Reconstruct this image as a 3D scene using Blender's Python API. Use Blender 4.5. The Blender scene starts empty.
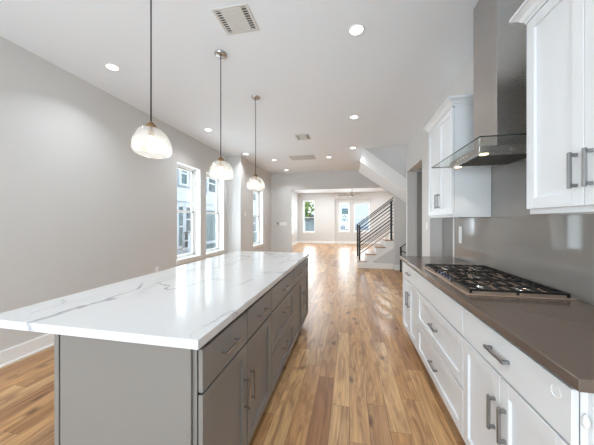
import bpy, bmesh, math, random
from mathutils import Vector, Matrix
random.seed(7)
S = bpy.context.scene
C = S.collection

# ------------------------------------------------------------------ camera
F = 256.4
YAW = math.atan(52.5 / F)
EYE = 1.345
cam_d = bpy.data.cameras.new('camera')
cam_d.sensor_width = 36.0
cam_d.lens = 36.0 * F / 594.0
cam_d.shift_y = -1.3 / 594.0
cam_d.clip_start = 0.02
cam_d.clip_end = 300
cam = bpy.data.objects.new('camera', cam_d)
C.objects.link(cam)
cam.location = (0, 0, EYE)
cam.rotation_euler = (math.pi / 2, 0, YAW)
S.camera = cam

# ------------------------------------------------------------------ world, exposure, large lights
S.view_settings.view_transform = 'Standard'
S.view_settings.look = 'None'
S.view_settings.gamma = 1
S.view_settings.exposure = 0.33
S.view_settings.use_curve_mapping = False
S.cycles.use_denoising = True
S.cycles.max_bounces = 10
S.cycles.diffuse_bounces = 6
S.cycles.glossy_bounces = 5
S.cycles.transmission_bounces = 8
S.cycles.transparent_max_bounces = 12
S.cycles.caustics_reflective = False
S.cycles.caustics_refractive = False
S.cycles.sample_clamp_indirect = 6

SKY = 3.2          # brightness of the overcast sky
DAY = 2.0          # daylight pushed through the openings
DOWN = 5.0        # watts of one downlight
BULB = 3.4         # watts of one pendant bulb

W = bpy.data.worlds.new('overcast_sky')
S.world = W
W.use_nodes = True
wn, wl = W.node_tree.nodes, W.node_tree.links
wn.clear()
wo = wn.new('ShaderNodeOutputWorld'); wb = wn.new('ShaderNodeBackground')
tc = wn.new('ShaderNodeTexCoord'); sx = wn.new('ShaderNodeSeparateXYZ')
cr = wn.new('ShaderNodeValToRGB')
cr.color_ramp.elements[0].position = 0.45; cr.color_ramp.elements[0].color = (0.75, 0.76, 0.78, 1)
cr.color_ramp.elements[1].position = 0.9; cr.color_ramp.elements[1].color = (0.72, 0.83, 1.0, 1)
mp = wn.new('ShaderNodeMapRange'); mp.inputs['From Min'].default_value = -1
wl.new(tc.outputs['Generated'], sx.inputs[0]); wl.new(sx.outputs['Z'], mp.inputs['Value'])
wl.new(mp.outputs[0], cr.inputs[0]); wl.new(cr.outputs[0], wb.inputs[0]); wl.new(wb.outputs[0], wo.inputs[0])
wb.inputs[1].default_value = SKY


def area(name, loc, rot, sx_, sy_, power, color=(1, 1, 1), portal=False):
    d = bpy.data.lights.new(name, 'AREA')
    d.shape = 'RECTANGLE'; d.size = sx_; d.size_y = sy_; d.energy = power; d.color = color
    if portal:
        d.cycles.is_portal = True
    o = bpy.data.objects.new(name, d)
    o.location = loc; o.rotation_euler = rot
    C.objects.link(o)
    return o


# daylight coming in through the window openings (lamps stand outside the panes, facing in)
RIN = (0, -math.pi / 2, 0)      # faces +X
COOL = (0.87, 0.94, 1.0)
area('daylight_left_a', (-3.52, 4.61, 1.53), RIN, 1.85, 0.8, 11 * DAY, COOL)
area('daylight_left_b', (-3.52, 5.63, 1.53), RIN, 1.85, 0.8, 11 * DAY, COOL)
area('daylight_left_c', (-3.1, 7.55, 1.45), RIN, 1.7, 0.8, 9 * DAY, COOL)
area('daylight_far_left', (-3.42, 13.6, 1.5), RIN, 1.7, 0.9, 17 * DAY, COOL)
area('daylight_far_a', (-2.42, 15.95, 1.65), (-math.pi / 2, 0, 0), 0.7, 1.9, 17 * DAY, COOL)
area('daylight_far_b', (-0.29, 15.95, 1.6), (-math.pi / 2, 0, 0), 0.6, 1.6, 14 * DAY, COOL)
area('daylight_far_c', (0.72, 15.95, 1.6), (-math.pi / 2, 0, 0), 0.85, 1.6, 14 * DAY, COOL)
# the glazed patio doors behind the photographer
area('daylight_patio', (-1.45, -3.35, 1.3), (math.pi / 2 + 0.55, 0, 0), 3.2, 2.3, 94 * DAY, (0.80, 0.905, 1.0))

# ------------------------------------------------------------------ materials
MATS = {}


def mat(name, col, rough=0.5, metal=0.0, **kw):
    m = bpy.data.materials.new(name); m.use_nodes = True
    nt = m.node_tree; b = nt.nodes['Principled BSDF']
    b.inputs['Base Color'].default_value = (*col, 1)
    b.inputs['Roughness'].default_value = rough
    b.inputs['Metallic'].default_value = metal
    for k, v in kw.items():
        b.inputs[k.replace('_', ' ')].default_value = v
    MATS[name] = m
    return m


def N(m, typ, **props):
    n = m.node_tree.nodes.new(typ)
    for k, v in props.items():
        setattr(n, k, v)
    return n


def L(m, a, b):
    m.node_tree.links.new(a, b)


def P(m):
    return m.node_tree.nodes['Principled BSDF']


def srgb(r, g, b):
    f = lambda v: ((v / 255 + 0.055) / 1.055) ** 2.4 if v > 10 else v / 255 / 12.92
    return (f(r), f(g), f(b))


def bumpy(m, scale, strength, dist=0.002, detail=3):
    pos = N(m, 'ShaderNodeNewGeometry')
    t = N(m, 'ShaderNodeTexNoise'); t.inputs['Scale'].default_value = scale; t.inputs['Detail'].default_value = detail
    bp = N(m, 'ShaderNodeBump'); bp.inputs['Strength'].default_value = strength; bp.inputs['Distance'].default_value = dist
    L(m, pos.outputs['Position'], t.inputs['Vector']); L(m, t.outputs['Fac'], bp.inputs['Height'])
    L(m, bp.outputs['Normal'], P(m).inputs['Normal'])
    return t


wall_m = mat('wall_paint', srgb(211, 210, 208), 0.65); bumpy(wall_m, 90, 0.12)
ceil_m = mat('ceiling_paint', srgb(239, 245, 251), 0.75); bumpy(ceil_m, 110, 0.12)
trim_m = mat('white_trim_paint', srgb(240, 240, 238), 0.35)
white_m = mat('white_cabinet_paint', srgb(226, 228, 230), 0.32)
taupe_m = mat('taupe_cabinet_paint', srgb(126, 122, 118), 0.38)
gap_shade_m = mat('painted_gap_shade', srgb(22, 21, 20), 0.8)  # near-black colour standing in for shade in the gaps between fronts
tan_m = mat('unfinished_birch_plywood', srgb(200, 160, 115), 0.6)
plastic_m = mat('white_plastic', srgb(240, 240, 238), 0.3)
dark_m = mat('black_powder_coat', srgb(38, 37, 38), 0.4, 0.3)
iron_m = mat('cast_iron', srgb(26, 25, 25), 0.45, 0.2); bumpy(iron_m, 300, 0.3, 0.001)
nickel_m = mat('brushed_nickel', srgb(190, 188, 186), 0.25, 1.0)
satin_m = mat('satin_grey_nickel', srgb(150, 150, 150), 0.42, 0.85)
knob_m = mat('black_chrome', srgb(60, 62, 70), 0.18, 0.9)
brass_m = mat('aged_brass', srgb(150, 120, 85), 0.35, 0.9)
grille_m = mat('vent_dark', srgb(92, 90, 86), 0.8)
ventw_m = mat('vent_white_metal', srgb(212, 212, 208), 0.45)


# stainless steel, brushed
steel_m = mat('brushed_stainless_steel', srgb(190, 186, 182), 0.26, 1.0)
def brush(m, sc):
    g = N(m, 'ShaderNodeNewGeometry'); mm = N(m, 'ShaderNodeMapping'); mm.inputs['Scale'].default_value = sc
    t = N(m, 'ShaderNodeTexNoise'); t.inputs['Scale'].default_value = 1; t.inputs['Detail'].default_value = 4
    r = N(m, 'ShaderNodeMapRange'); r.inputs['To Min'].default_value = 0.2; r.inputs['To Max'].default_value = 0.38
    bp = N(m, 'ShaderNodeBump'); bp.inputs['Strength'].default_value = 0.02; bp.inputs['Distance'].default_value = 0.0005
    L(m, g.outputs['Position'], mm.inputs['Vector']); L(m, mm.outputs[0], t.inputs['Vector'])
    L(m, t.outputs['Fac'], r.inputs['Value']); L(m, r.outputs[0], P(m).inputs['Roughness'])
    
brush(steel_m, (60, 60, 900))
burner_m = mat('burner_tray_steel', srgb(206, 180, 160), 0.3, 0.6)  # rosy base colour paints a warm reflection into the steel


# taupe quartz (counter and splashback)
def quartz(name, c1, c2, rough, spec=0.5):
    m = mat(name, c1, rough); P(m).inputs['Specular IOR Level'].default_value = spec
    g = N(m, 'ShaderNodeNewGeometry')
    t = N(m, 'ShaderNodeTexNoise'); t.inputs['Scale'].default_value = 260; t.inputs['Detail'].default_value = 2
    t2 = N(m, 'ShaderNodeTexNoise'); t2.inputs['Scale'].default_value = 3; t2.inputs['Detail'].default_value = 3
    mx = N(m, 'ShaderNodeMix', data_type='RGBA'); mx.inputs['A'].default_value = (*c1, 1); mx.inputs['B'].default_value = (*c2, 1)
    ad = N(m, 'ShaderNodeMath', operation='MULTIPLY_ADD'); ad.inputs[1].default_value = 0.6
    L(m, g.outputs['Position'], t.inputs['Vector']); L(m, g.outputs['Position'], t2.inputs['Vector'])
    L(m, t.outputs['Fac'], ad.inputs[0])
    s2 = N(m, 'ShaderNodeMath', operation='MULTIPLY'); s2.inputs[1].default_value = 0.4
    L(m, t2.outputs['Fac'], s2.inputs[0]); L(m, s2.outputs[0], ad.inputs[2])
    L(m, ad.outputs[0], mx.inputs['Factor']); L(m, mx.outputs['Result'], P(m).inputs['Base Color'])
    return m
counter_m = quartz('taupe_quartz', srgb(96, 82, 73), srgb(112, 98, 88), 0.16)
splash_m = quartz('grey_quartz_splashback', srgb(130, 126, 122), srgb(140, 136, 132), 0.05, 0.6)
P(splash_m).inputs['IOR'].default_value = 1.5


# white quartz with grey veins
marble_m = mat('white_veined_quartz', srgb(238, 238, 238), 0.13)
def marble(m):
    g = N(m, 'ShaderNodeNewGeometry')
    mm = N(m, 'ShaderNodeMapping'); mm.inputs['Rotation'].default_value = (0, 0, 0.9); mm.inputs['Scale'].default_value = (1.0, 0.45, 1)
    L(m, g.outputs['Position'], mm.inputs['Vector'])
    wp = N(m, 'ShaderNodeTexNoise'); wp.inputs['Scale'].default_value = 1.7; wp.inputs['Detail'].default_value = 6; wp.inputs['Roughness'].default_value = 0.55
    L(m, mm.outputs[0], wp.inputs['Vector'])
    prev = None
    for sc, wid, off, amt in ((1.25, 0.012, 0.0, 0.85), (2.1, 0.008, 4.3, 0.55), (0.8, 0.05, 9.1, 0.16)):
        ad = N(m, 'ShaderNodeVectorMath', operation='ADD'); ad.inputs[1].default_value = (off, off * .7, 0)
        L(m, mm.outputs[0], ad.inputs[0])
        ws = N(m, 'ShaderNodeVectorMath', operation='SCALE'); ws.inputs['Scale'].default_value = 0.7
        L(m, wp.outputs['Color'], ws.inputs[0])
        a2 = N(m, 'ShaderNodeVectorMath', operation='ADD'); L(m, ad.outputs[0], a2.inputs[0]); L(m, ws.outputs[0], a2.inputs[1])
        n = N(m, 'ShaderNodeTexNoise'); n.inputs['Scale'].default_value = sc; n.inputs['Detail'].default_value = 2
        L(m, a2.outputs[0], n.inputs['Vector'])
        s = N(m, 'ShaderNodeMath', operation='SUBTRACT'); s.inputs[1].default_value = 0.5; L(m, n.outputs['Fac'], s.inputs[0])
        ab = N(m, 'ShaderNodeMath', operation='ABSOLUTE'); L(m, s.outputs[0], ab.inputs[0])
        r = N(m, 'ShaderNodeMapRange'); r.inputs['From Max'].default_value = wid; r.inputs['To Min'].default_value = amt; r.inputs['To Max'].default_value = 0
        r.interpolation_type = 'SMOOTHSTEP'
        L(m, ab.outputs[0], r.inputs['Value'])
        # break the veins up
        k = N(m, 'ShaderNodeTexNoise'); k.inputs['Scale'].default_value = 2.2; k.inputs['Detail'].default_value = 3
        L(m, a2.outputs[0], k.inputs['Vector'])
        kr = N(m, 'ShaderNodeMapRange'); kr.inputs['From Min'].default_value = 0.42; kr.inputs['From Max'].default_value = 0.62
        L(m, k.outputs['Fac'], kr.inputs['Value'])
        mu = N(m, 'ShaderNodeMath', operation='MULTIPLY'); L(m, r.outputs[0], mu.inputs[0]); L(m, kr.outputs[0], mu.inputs[1])
        if prev is None:
            prev = mu
        else:
            mxx = N(m, 'ShaderNodeMath', operation='MAXIMUM'); L(m, prev.outputs[0], mxx.inputs[0]); L(m, mu.outputs[0], mxx.inputs[1]); prev = mxx
    mix = N(m, 'ShaderNodeMix', data_type='RGBA')
    mix.inputs['A'].default_value = (*srgb(214, 214, 214), 1); mix.inputs['B'].default_value = (*srgb(150, 150, 155), 1)
    L(m, prev.outputs[0], mix.inputs['Factor']); L(m, mix.outputs['Result'], P(m).inputs['Base Color'])
marble(marble_m)


# oak plank floor, boards run along Y
def planks(m, width=0.128, length=1.25, tones=None):
    M = lambda op, a=None, b=None, c=None: _math(m, op, a, b, c)
    g = N(m, 'ShaderNodeNewGeometry'); sp = N(m, 'ShaderNodeSeparateXYZ'); L(m, g.outputs['Position'], sp.inputs[0])
    x, y = sp.outputs['X'], sp.outputs['Y']
    xs = M('DIVIDE', x, width); col = M('FLOOR', xs)
    wn_ = N(m, 'ShaderNodeTexWhiteNoise', noise_dimensions='1D'); L(m, col, wn_.inputs['W'])
    yo = M('MULTIPLY_ADD', wn_.outputs['Value'], 3.7, y); ys = M('DIVIDE', yo, length); row = M('FLOOR', ys)
    cb = N(m, 'ShaderNodeCombineXYZ'); L(m, col, cb.inputs[0]); L(m, row, cb.inputs[1])
    w2 = N(m, 'ShaderNodeTexWhiteNoise', noise_dimensions='3D'); L(m, cb.outputs[0], w2.inputs['Vector'])
    # per-board shifted grain coordinates
    shift = N(m, 'ShaderNodeVectorMath', operation='SCALE'); shift.inputs['Scale'].default_value = 37
    L(m, w2.outputs['Color'], shift.inputs[0])
    add = N(m, 'ShaderNodeVectorMath', operation='ADD'); L(m, g.outputs['Position'], add.inputs[0]); L(m, shift.outputs[0], add.inputs[1])
    mp1 = N(m, 'ShaderNodeMapping'); mp1.inputs['Scale'].default_value = (9, 1.1, 1); L(m, add.outputs[0], mp1.inputs['Vector'])
    n1 = N(m, 'ShaderNodeTexNoise'); n1.inputs['Scale'].default_value = 1.4; n1.inputs['Detail'].default_value = 5; n1.inputs['Distortion'].default_value = 2.2
    L(m, mp1.outputs[0], n1.inputs['Vector'])
    mp2 = N(m, 'ShaderNodeMapping'); mp2.inputs['Scale'].default_value = (60, 2.5, 1); L(m, add.outputs[0], mp2.inputs['Vector'])
    n2 = N(m, 'ShaderNodeTexNoise'); n2.inputs['Scale'].default_value = 1.5; n2.inputs['Detail'].default_value = 4
    L(m, mp2.outputs[0], n2.inputs['Vector'])
    # board tone
    cr = N(m, 'ShaderNodeValToRGB'); e = cr.color_ramp.elements
    e[0].position = 0.0; e[0].color = (*tones[0], 1); e[1].position = 1.0; e[1].color = (*tones[-1], 1)
    for i, t in enumerate(tones[1:-1]):
        q = e.new((i + 1) / (len(tones) - 1)); q.color = (*t, 1)
    L(m, w2.outputs['Value'], cr.inputs[0])
    # heart-wood bands
    r1 = N(m, 'ShaderNodeMapRange'); r1.inputs['From Min'].default_value = 0.42; r1.inputs['From Max'].default_value = 0.72
    L(m, n1.outputs['Fac'], r1.inputs['Value'])
    f1 = M('MULTIPLY', r1.outputs[0], 0.8)
    mx1 = N(m, 'ShaderNodeMix', data_type='RGBA'); mx1.inputs['B'].default_value = (*srgb(120, 80, 52), 1)
    L(m, f1, mx1.inputs['Factor']); L(m, cr.outputs[0], mx1.inputs['A'])
    # fine grain
    r2 = N(m, 'ShaderNodeMapRange'); r2.inputs['From Min'].default_value = 0.3; r2.inputs['From Max'].default_value = 0.7
    r2.inputs['To Min'].default_value = 0.84; r2.inputs['To Max'].default_value = 1.14
    L(m, n2.outputs['Fac'], r2.inputs['Value'])
    v1 = N(m, 'ShaderNodeVectorMath', operation='SCALE'); L(m, mx1.outputs['Result'], v1.inputs[0]); L(m, r2.outputs[0], v1.inputs['Scale'])
    # knots
    mp3 = N(m, 'ShaderNodeMapping'); mp3.inputs['Scale'].default_value = (1, 0.55, 1); L(m, add.outputs[0], mp3.inputs['Vector'])
    kw = N(m, 'ShaderNodeTexNoise'); kw.inputs['Scale'].default_value = 14; L(m, mp3.outputs[0], kw.inputs['Vector'])
    ks = N(m, 'ShaderNodeVectorMath', operation='SCALE'); ks.inputs['Scale'].default_value = 0.05; L(m, kw.outputs['Color'], ks.inputs[0])
    ka = N(m, 'ShaderNodeVectorMath', operation='ADD'); L(m, mp3.outputs[0], ka.inputs[0]); L(m, ks.outputs[0], ka.inputs[1])
    vo = N(m, 'ShaderNodeTexVoronoi'); vo.inputs['Scale'].default_value = 5.5; L(m, ka.outputs[0], vo.inputs['Vector'])
    kr = N(m, 'ShaderNodeMapRange'); kr.interpolation_type = 'SMOOTHSTEP'
    kr.inputs['From Min'].default_value = 0.03; kr.inputs['From Max'].default_value = 0.24; kr.inputs['To Min'].default_value = 0.85; kr.inputs['To Max'].default_value = 0
    L(m, vo.outputs['Distance'], kr.inputs['Value'])
    sel = N(m, 'ShaderNodeSeparateColor'); L(m, vo.outputs['Color'], sel.inputs[0])
    gt = M('GREATER_THAN', sel.outputs[0], 0.35); kf = M('MULTIPLY', kr.outputs[0], gt)
    mx2 = N(m, 'ShaderNodeMix', data_type='RGBA'); mx2.inputs['B'].default_value = (*srgb(84, 56, 38), 1)
    L(m, kf, mx2.inputs['Factor']); L(m, v1.outputs[0], mx2.inputs['A'])
    # seams
    fx = M('FRACT', xs); dx = M('MINIMUM', fx, M('SUBTRACT', 1.0, fx)); dxm = M('MULTIPLY', dx, width)
    fy = M('FRACT', ys); dy = M('MINIMUM', fy, M('SUBTRACT', 1.0, fy)); dym = M('MULTIPLY', dy, length)
    dd = M('MINIMUM', dxm, dym)
    sr = N(m, 'ShaderNodeMapRange'); sr.inputs['From Min'].default_value = 0.0008; sr.inputs['From Max'].default_value = 0.0028
    sr.inputs['To Min'].default_value = 0.6; sr.inputs['To Max'].default_value = 0
    L(m, dd, sr.inputs['Value'])
    mx3 = N(m, 'ShaderNodeMix', data_type='RGBA'); mx3.inputs['B'].default_value = (*srgb(70, 48, 34), 1)
    L(m, sr.outputs[0], mx3.inputs['Factor']); L(m, mx2.outputs['Result'], mx3.inputs['A'])
    L(m, mx3.outputs['Result'], P(m).inputs['Base Color'])
    bp = N(m, 'ShaderNodeBump'); bp.inputs['Strength'].default_value = 0.12; bp.inputs['Distance'].default_value = 0.002
    L(m, n2.outputs['Fac'], bp.inputs['Height']); L(m, bp.outputs[0], P(m).inputs['Normal'])


def _math(m, op, a, b, c):
    n = N(m, 'ShaderNodeMath', operation=op)
    for i, v in enumerate((a, b, c)):
        if v is None: continue
        if isinstance(v, (int, float)): n.inputs[i].default_value = v
        else: L(m, v, n.inputs[i])
    return n.outputs[0]


floor_m = mat('oak_plank_floor', srgb(185, 145, 105), 0.33, Specular_IOR_Level=0.4)
planks(floor_m, tones=[srgb(172, 126, 84), srgb(200, 157, 110), srgb(188, 143, 98), srgb(154, 110, 76), srgb(212, 173, 126), srgb(186, 136, 88)])
tread_m = mat('oak_tread', srgb(176, 140, 108), 0.35); bumpy(tread_m, 60, 0.2)


def emis(name, col, st, base=(0.9, 0.9, 0.9)):
    m = mat(name, base, 0.4)
    P(m).inputs['Emission Color'].default_value = (*col, 1); P(m).inputs['Emission Strength'].default_value = st
    return m
lamp_m = emis('downlight_lens', (1, 0.98, 0.94), 6.0)
bulb_m = emis('warm_bulb', (1, 0.84, 0.62), 3.5)
hoodlamp_m = emis('hood_halogen', (1, 0.72, 0.42), 2.2)


# thin window glass: lets light straight through, mirrors a little
def pane(name, tint, refl):
    m = bpy.data.materials.new(name); m.use_nodes = True; n = m.node_tree.nodes; n.clear()
    o = n.new('ShaderNodeOutputMaterial'); t = n.new('ShaderNodeBsdfTransparent'); t.inputs[0].default_value = (*tint, 1)
    gl = n.new('ShaderNodeBsdfGlossy'); gl.inputs['Roughness'].default_value = 0.02
    lw = n.new('ShaderNodeLayerWeight'); lw.inputs['Blend'].default_value = 0.25
    r = n.new('ShaderNodeMath'); r.operation = 'MULTIPLY_ADD'; r.inputs[1].default_value = refl; r.inputs[2].default_value = 0.03
    mx = n.new('ShaderNodeMixShader')
    m.node_tree.links.new(lw.outputs['Facing'], r.inputs[0]); m.node_tree.links.new(r.outputs[0], mx.inputs[0])
    m.node_tree.links.new(t.outputs[0], mx.inputs[1]); m.node_tree.links.new(gl.outputs[0], mx.inputs[2])
    m.node_tree.links.new(mx.outputs[0], o.inputs[0])
    return m
glass_m = pane('window_glass', (0.95, 0.98, 0.98), 0.35)
hoodglass_m = pane('hood_glass', (0.93, 0.95, 0.945), 0.2)
shade_m = pane('blown_glass', (0.96, 0.96, 0.95), 0.85)
def milky(m):
    nt = m.node_tree; out = [n for n in nt.nodes if n.type == 'OUTPUT_MATERIAL'][0]; old = out.inputs[0].links[0].from_socket
    df = nt.nodes.new('ShaderNodeBsdfDiffuse'); df.inputs[0].default_value = (0.9, 0.9, 0.88, 1); tr_ = nt.nodes.new('ShaderNodeBsdfTranslucent'); tr_.inputs[0].default_value = (0.9, 0.88, 0.84, 1)
    a = nt.nodes.new('ShaderNodeMixShader'); nt.links.new(df.outputs[0], a.inputs[1]); nt.links.new(tr_.outputs[0], a.inputs[2])
    g = nt.nodes.new('ShaderNodeNewGeometry'); n = nt.nodes.new('ShaderNodeTexNoise'); n.inputs['Scale'].default_value = 22; n.inputs['Detail'].default_value = 3
    nt.links.new(g.outputs['Position'], n.inputs['Vector']); mr = nt.nodes.new('ShaderNodeMapRange'); mr.inputs['From Min'].default_value = 0.35; mr.inputs['From Max'].default_value = 0.7
    mr.inputs['To Min'].default_value = 0.03; mr.inputs['To Max'].default_value = 0.2; nt.links.new(n.outputs['Fac'], mr.inputs['Value'])
    b = nt.nodes.new('ShaderNodeMixShader'); nt.links.new(mr.outputs[0], b.inputs[0]); nt.links.new(old, b.inputs[1]); nt.links.new(a.outputs[0], b.inputs[2]); nt.links.new(b.outputs[0], out.inputs[0])
milky(shade_m)
glassedge_m = mat('dark_glass_edge', srgb(38, 46, 44), 0.15)


# ------------------------------------------------------------------ mesh helpers
class MB:
    def __init__(s): s.bm = bmesh.new()

    def _merge(s, b):
        me = bpy.data.meshes.new('t'); b.to_mesh(me); b.free(); s.bm.from_mesh(me); bpy.data.meshes.remove(me)

    def box(s, x0, x1, y0, y1, z0, z1, bev=0.0, seg=2):
        b = bmesh.new(); bmesh.ops.create_cube(b, size=1)
        for v in b.verts:
            v.co = Vector(((x0 + x1) / 2 + v.co.x * (x1 - x0), (y0 + y1) / 2 + v.co.y * (y1 - y0), (z0 + z1) / 2 + v.co.z * (z1 - z0)))
        if bev: bmesh.ops.bevel(b, geom=b.edges[:], offset=bev, segments=seg, affect='EDGES', profile=0.5)
        s._merge(b); return s

    def tube(s, pts, r, n=10, caps=True, closed=False):
        b = bmesh.new(); pts = [Vector(p) for p in pts]; rings = []
        N_ = len(pts)
        for i, p in enumerate(pts):
            if closed: d = (pts[(i + 1) % N_] - pts[i - 1]).normalized()
            elif i == 0: d = (pts[1] - p).normalized()
            elif i == N_ - 1: d = (p - pts[i - 1]).normalized()
            else: d = ((pts[i + 1] - p).normalized() + (p - pts[i - 1]).normalized()).normalized()
            up = Vector((0, 0, 1)) if abs(d.z) < 0.9 else Vector((1, 0, 0))
            a = d.cross(up).normalized(); c = a.cross(d).normalized()
            rings.append([b.verts.new(p + (a * math.cos(t) + c * math.sin(t)) * r) for t in [2 * math.pi * k / n for k in range(n)]])
        rng = range(N_ if closed else N_ - 1)
        for i in rng:
            A, B = rings[i], rings[(i + 1) % N_]
            for k in range(n): b.faces.new((A[k], A[(k + 1) % n], B[(k + 1) % n], B[k]))
        if caps and not closed: b.faces.new(rings[0][::-1]); b.faces.new(rings[-1])
        for f_ in b.faces: f_.smooth = len(f_.verts) == 4
        bmesh.ops.recalc_face_normals(b, faces=b.faces[:])
        s._merge(b); return s

    def lathe(s, cx, cy, prof, n=28, warp=None):
        b = bmesh.new(); rings = []
        for (r, z) in prof:
            if r < 1e-6: rings.append([b.verts.new((cx, cy, z))])
            else:
                ring = []
                for k in range(n):
                    t = 2 * math.pi * k / n; rr = r; dz = 0
                    if warp: rr, dz = warp(r, z, t)
                    ring.append(b.verts.new((cx + rr * math.cos(t), cy + rr * math.sin(t), z + dz)))
                rings.append(ring)
        for A, B in zip(rings, rings[1:]):
            for k in range(n):
                if len(A) == 1 and len(B) == 1: continue
                if len(A) == 1: b.faces.new((A[0], B[(k + 1) % n], B[k]))
                elif len(B) == 1: b.faces.new((A[k], A[(k + 1) % n], B[0]))
                else: b.faces.new((A[k], A[(k + 1) % n], B[(k + 1) % n], B[k]))
        for f_ in b.faces: f_.smooth = True
        bmesh.ops.recalc_face_normals(b, faces=b.faces[:])
        s._merge(b); return s

    def prism(s, poly, axis, a0, a1, bev=0.0):
        """poly: 2D points; axis 'x' -> (y,z), 'y' -> (x,z), 'z' -> (x,y)"""
        b = bmesh.new()
        mk = {'x': lambda u, v, w: (w, u, v), 'y': lambda u, v, w: (u, w, v), 'z': lambda u, v, w: (u, v, w)}[axis]
        A = [b.verts.new(mk(u, v, a0)) for u, v in poly]; B = [b.verts.new(mk(u, v, a1)) for u, v in poly]
        b.faces.new(A); b.faces.new(B[::-1])
        for i in range(len(poly)): b.faces.new((A[i], B[i], B[(i + 1) % len(poly)], A[(i + 1) % len(poly)]))
        bmesh.ops.recalc_face_normals(b, faces=b.faces[:])
        if bev: bmesh.ops.bevel(b, geom=b.edges[:], offset=bev, segments=2, affect='EDGES')
        s._merge(b); return s

    def quads(s, rings, close=False):
        b = bmesh.new(); R_ = [[b.verts.new(p) for p in r] for r in rings]
        for A, B in zip(R_, R_[1:]):
            n = len(A)
            for k in range(n if close else n - 1): b.faces.new((A[k], A[(k + 1) % n], B[(k + 1) % n], B[k]))
        if close: b.faces.new(R_[0][::-1]); b.faces.new(R_[-1])
        bmesh.ops.recalc_face_normals(b, faces=b.faces[:])
        s._merge(b); return s

    def build(s, name, m, parent=None, root=None, label=None):
        me = bpy.data.meshes.new(name)
        off = Vector((0, 0, 0))
        if parent is not None:
            p = parent
            while p is not None: off += p.location; p = p.parent
            for v in s.bm.verts: v.co -= off
        s.bm.to_mesh(me); s.bm.free()
        me.materials.append(m)
        o = bpy.data.objects.new(name, me); C.objects.link(o)
        if parent is not None: o.parent = parent
        if label: o['label'] = label
        return o


def tag(o, label, cat, group=None, kind=None):
    o['label'] = label; o['category'] = cat
    if group: o['group'] = group
    if kind: o['kind'] = kind
    return o


def thing(name, loc, label, cat, group=None):
    o = bpy.data.objects.new(name, None); C.objects.link(o); o.location = loc
    o.empty_display_size = 0.05
    return tag(o, label, cat, group)


def struct(o):
    o['kind'] = 'structure'; return o


def rebase(o, loc):
    """move a single mesh thing's origin to its base"""
    loc = Vector(loc)
    for v in o.data.vertices: v.co -= loc
    o.location = loc
    return o


def dup(root, loc, label=None):
    r = root.copy(); C.objects.link(r); r.location = loc
    if label: r['label'] = label
    for ch in list(root.children):
        c = ch.copy(); C.objects.link(c); c.parent = r
        for g in list(ch.children):
            d = g.copy(); C.objects.link(d); d.parent = c
    return r


# ------------------------------------------------------------------ room shell
CH = 3.05
XL, XL2, XR = -3.15, -2.78, 1.25
YJ, YF, YF2 = 6.25, 8.9, 9.05
XFL, YFAR = -3.1, 15.5


def wall_x(name, x0, x1, y0, y1, z1, ops, m=wall_m, z0=0.0):
    """wall lying in a YZ plane with openings (ya, yb, za, zb)"""
    b = MB(); y = y0
    for (ya, yb, za, zb) in sorted(ops):
        if ya > y: b.box(x0, x1, y, ya, z0, z1)
        if za > z0: b.box(x0, x1, ya, yb, z0, za)
        if zb < z1: b.box(x0, x1, ya, yb, zb, z1)
        y = yb
    if y < y1: b.box(x0, x1, y, y1, z0, z1)
    return struct(b.build(name, m))


def wall_y(name, y0, y1, x0, x1, z1, ops, m=wall_m, z0=0.0):
    b = MB(); x = x0
    for (xa, xb, za, zb) in sorted(ops):
        if xa > x: b.box(x, xa, y0, y1, z0, z1)
        if za > z0: b.box(xa, xb, y0, y1, z0, za)
        if zb < z1: b.box(xa, xb, y0, y1, zb, z1)
        x = xb
    if x < x1: b.box(x, x1, y0, y1, z0, z1)
    return struct(b.build(name, m))


struct(MB().box(-3.5, 3.6, -3.3, 16.0, -0.12, 0.0).build('floor', floor_m))
cb = MB()
cb.box(-3.5, 3.6, -3.3, 6.17, CH, CH + 0.12)
cb.box(-3.5, 0.32, 6.17, 7.5, CH, CH + 0.12)
cb.box(-3.5, 3.6, 7.575, 16.0, CH, CH + 0.12)
cb.box(-3.5, 0.32, 7.5, 7.575, CH, CH + 0.12)
struct(cb.build('ceiling', ceil_m))
wall_x('wall_left', XL - 0.22, XL, -3.1, YJ, CH, [(4.23, 5.0, 0.6, 2.46), (5.22, 6.05, 0.6, 2.46)])
struct(MB().box(XL - 0.22, XL2, YJ, YJ + 0.2, 0, CH).build('wall_jog', wall_m))
wall_x('wall_left_hall', XL2 - 0.2, XL2, YJ + 0.2, YF, CH, [(7.13, 8.02, 0.6, 2.36)])
wall_y('wall_divider', YF, YF2, -3.3, 3.4, CH, [(-2.04, 1.43, 0, 2.47)])
wall_x('wall_left_far_room', XFL - 0.2, XFL, YF2, YFAR, CH, [(13.15, 14.0, 0.66, 2.33)])
wall_y('wall_far', YFAR, YFAR + 0.2, XFL - 0.2, 3.4, CH, [(-2.8, -2.05, 0.66, 2.62), (-0.85, 1.28, 0.0, 2.66)])
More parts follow.
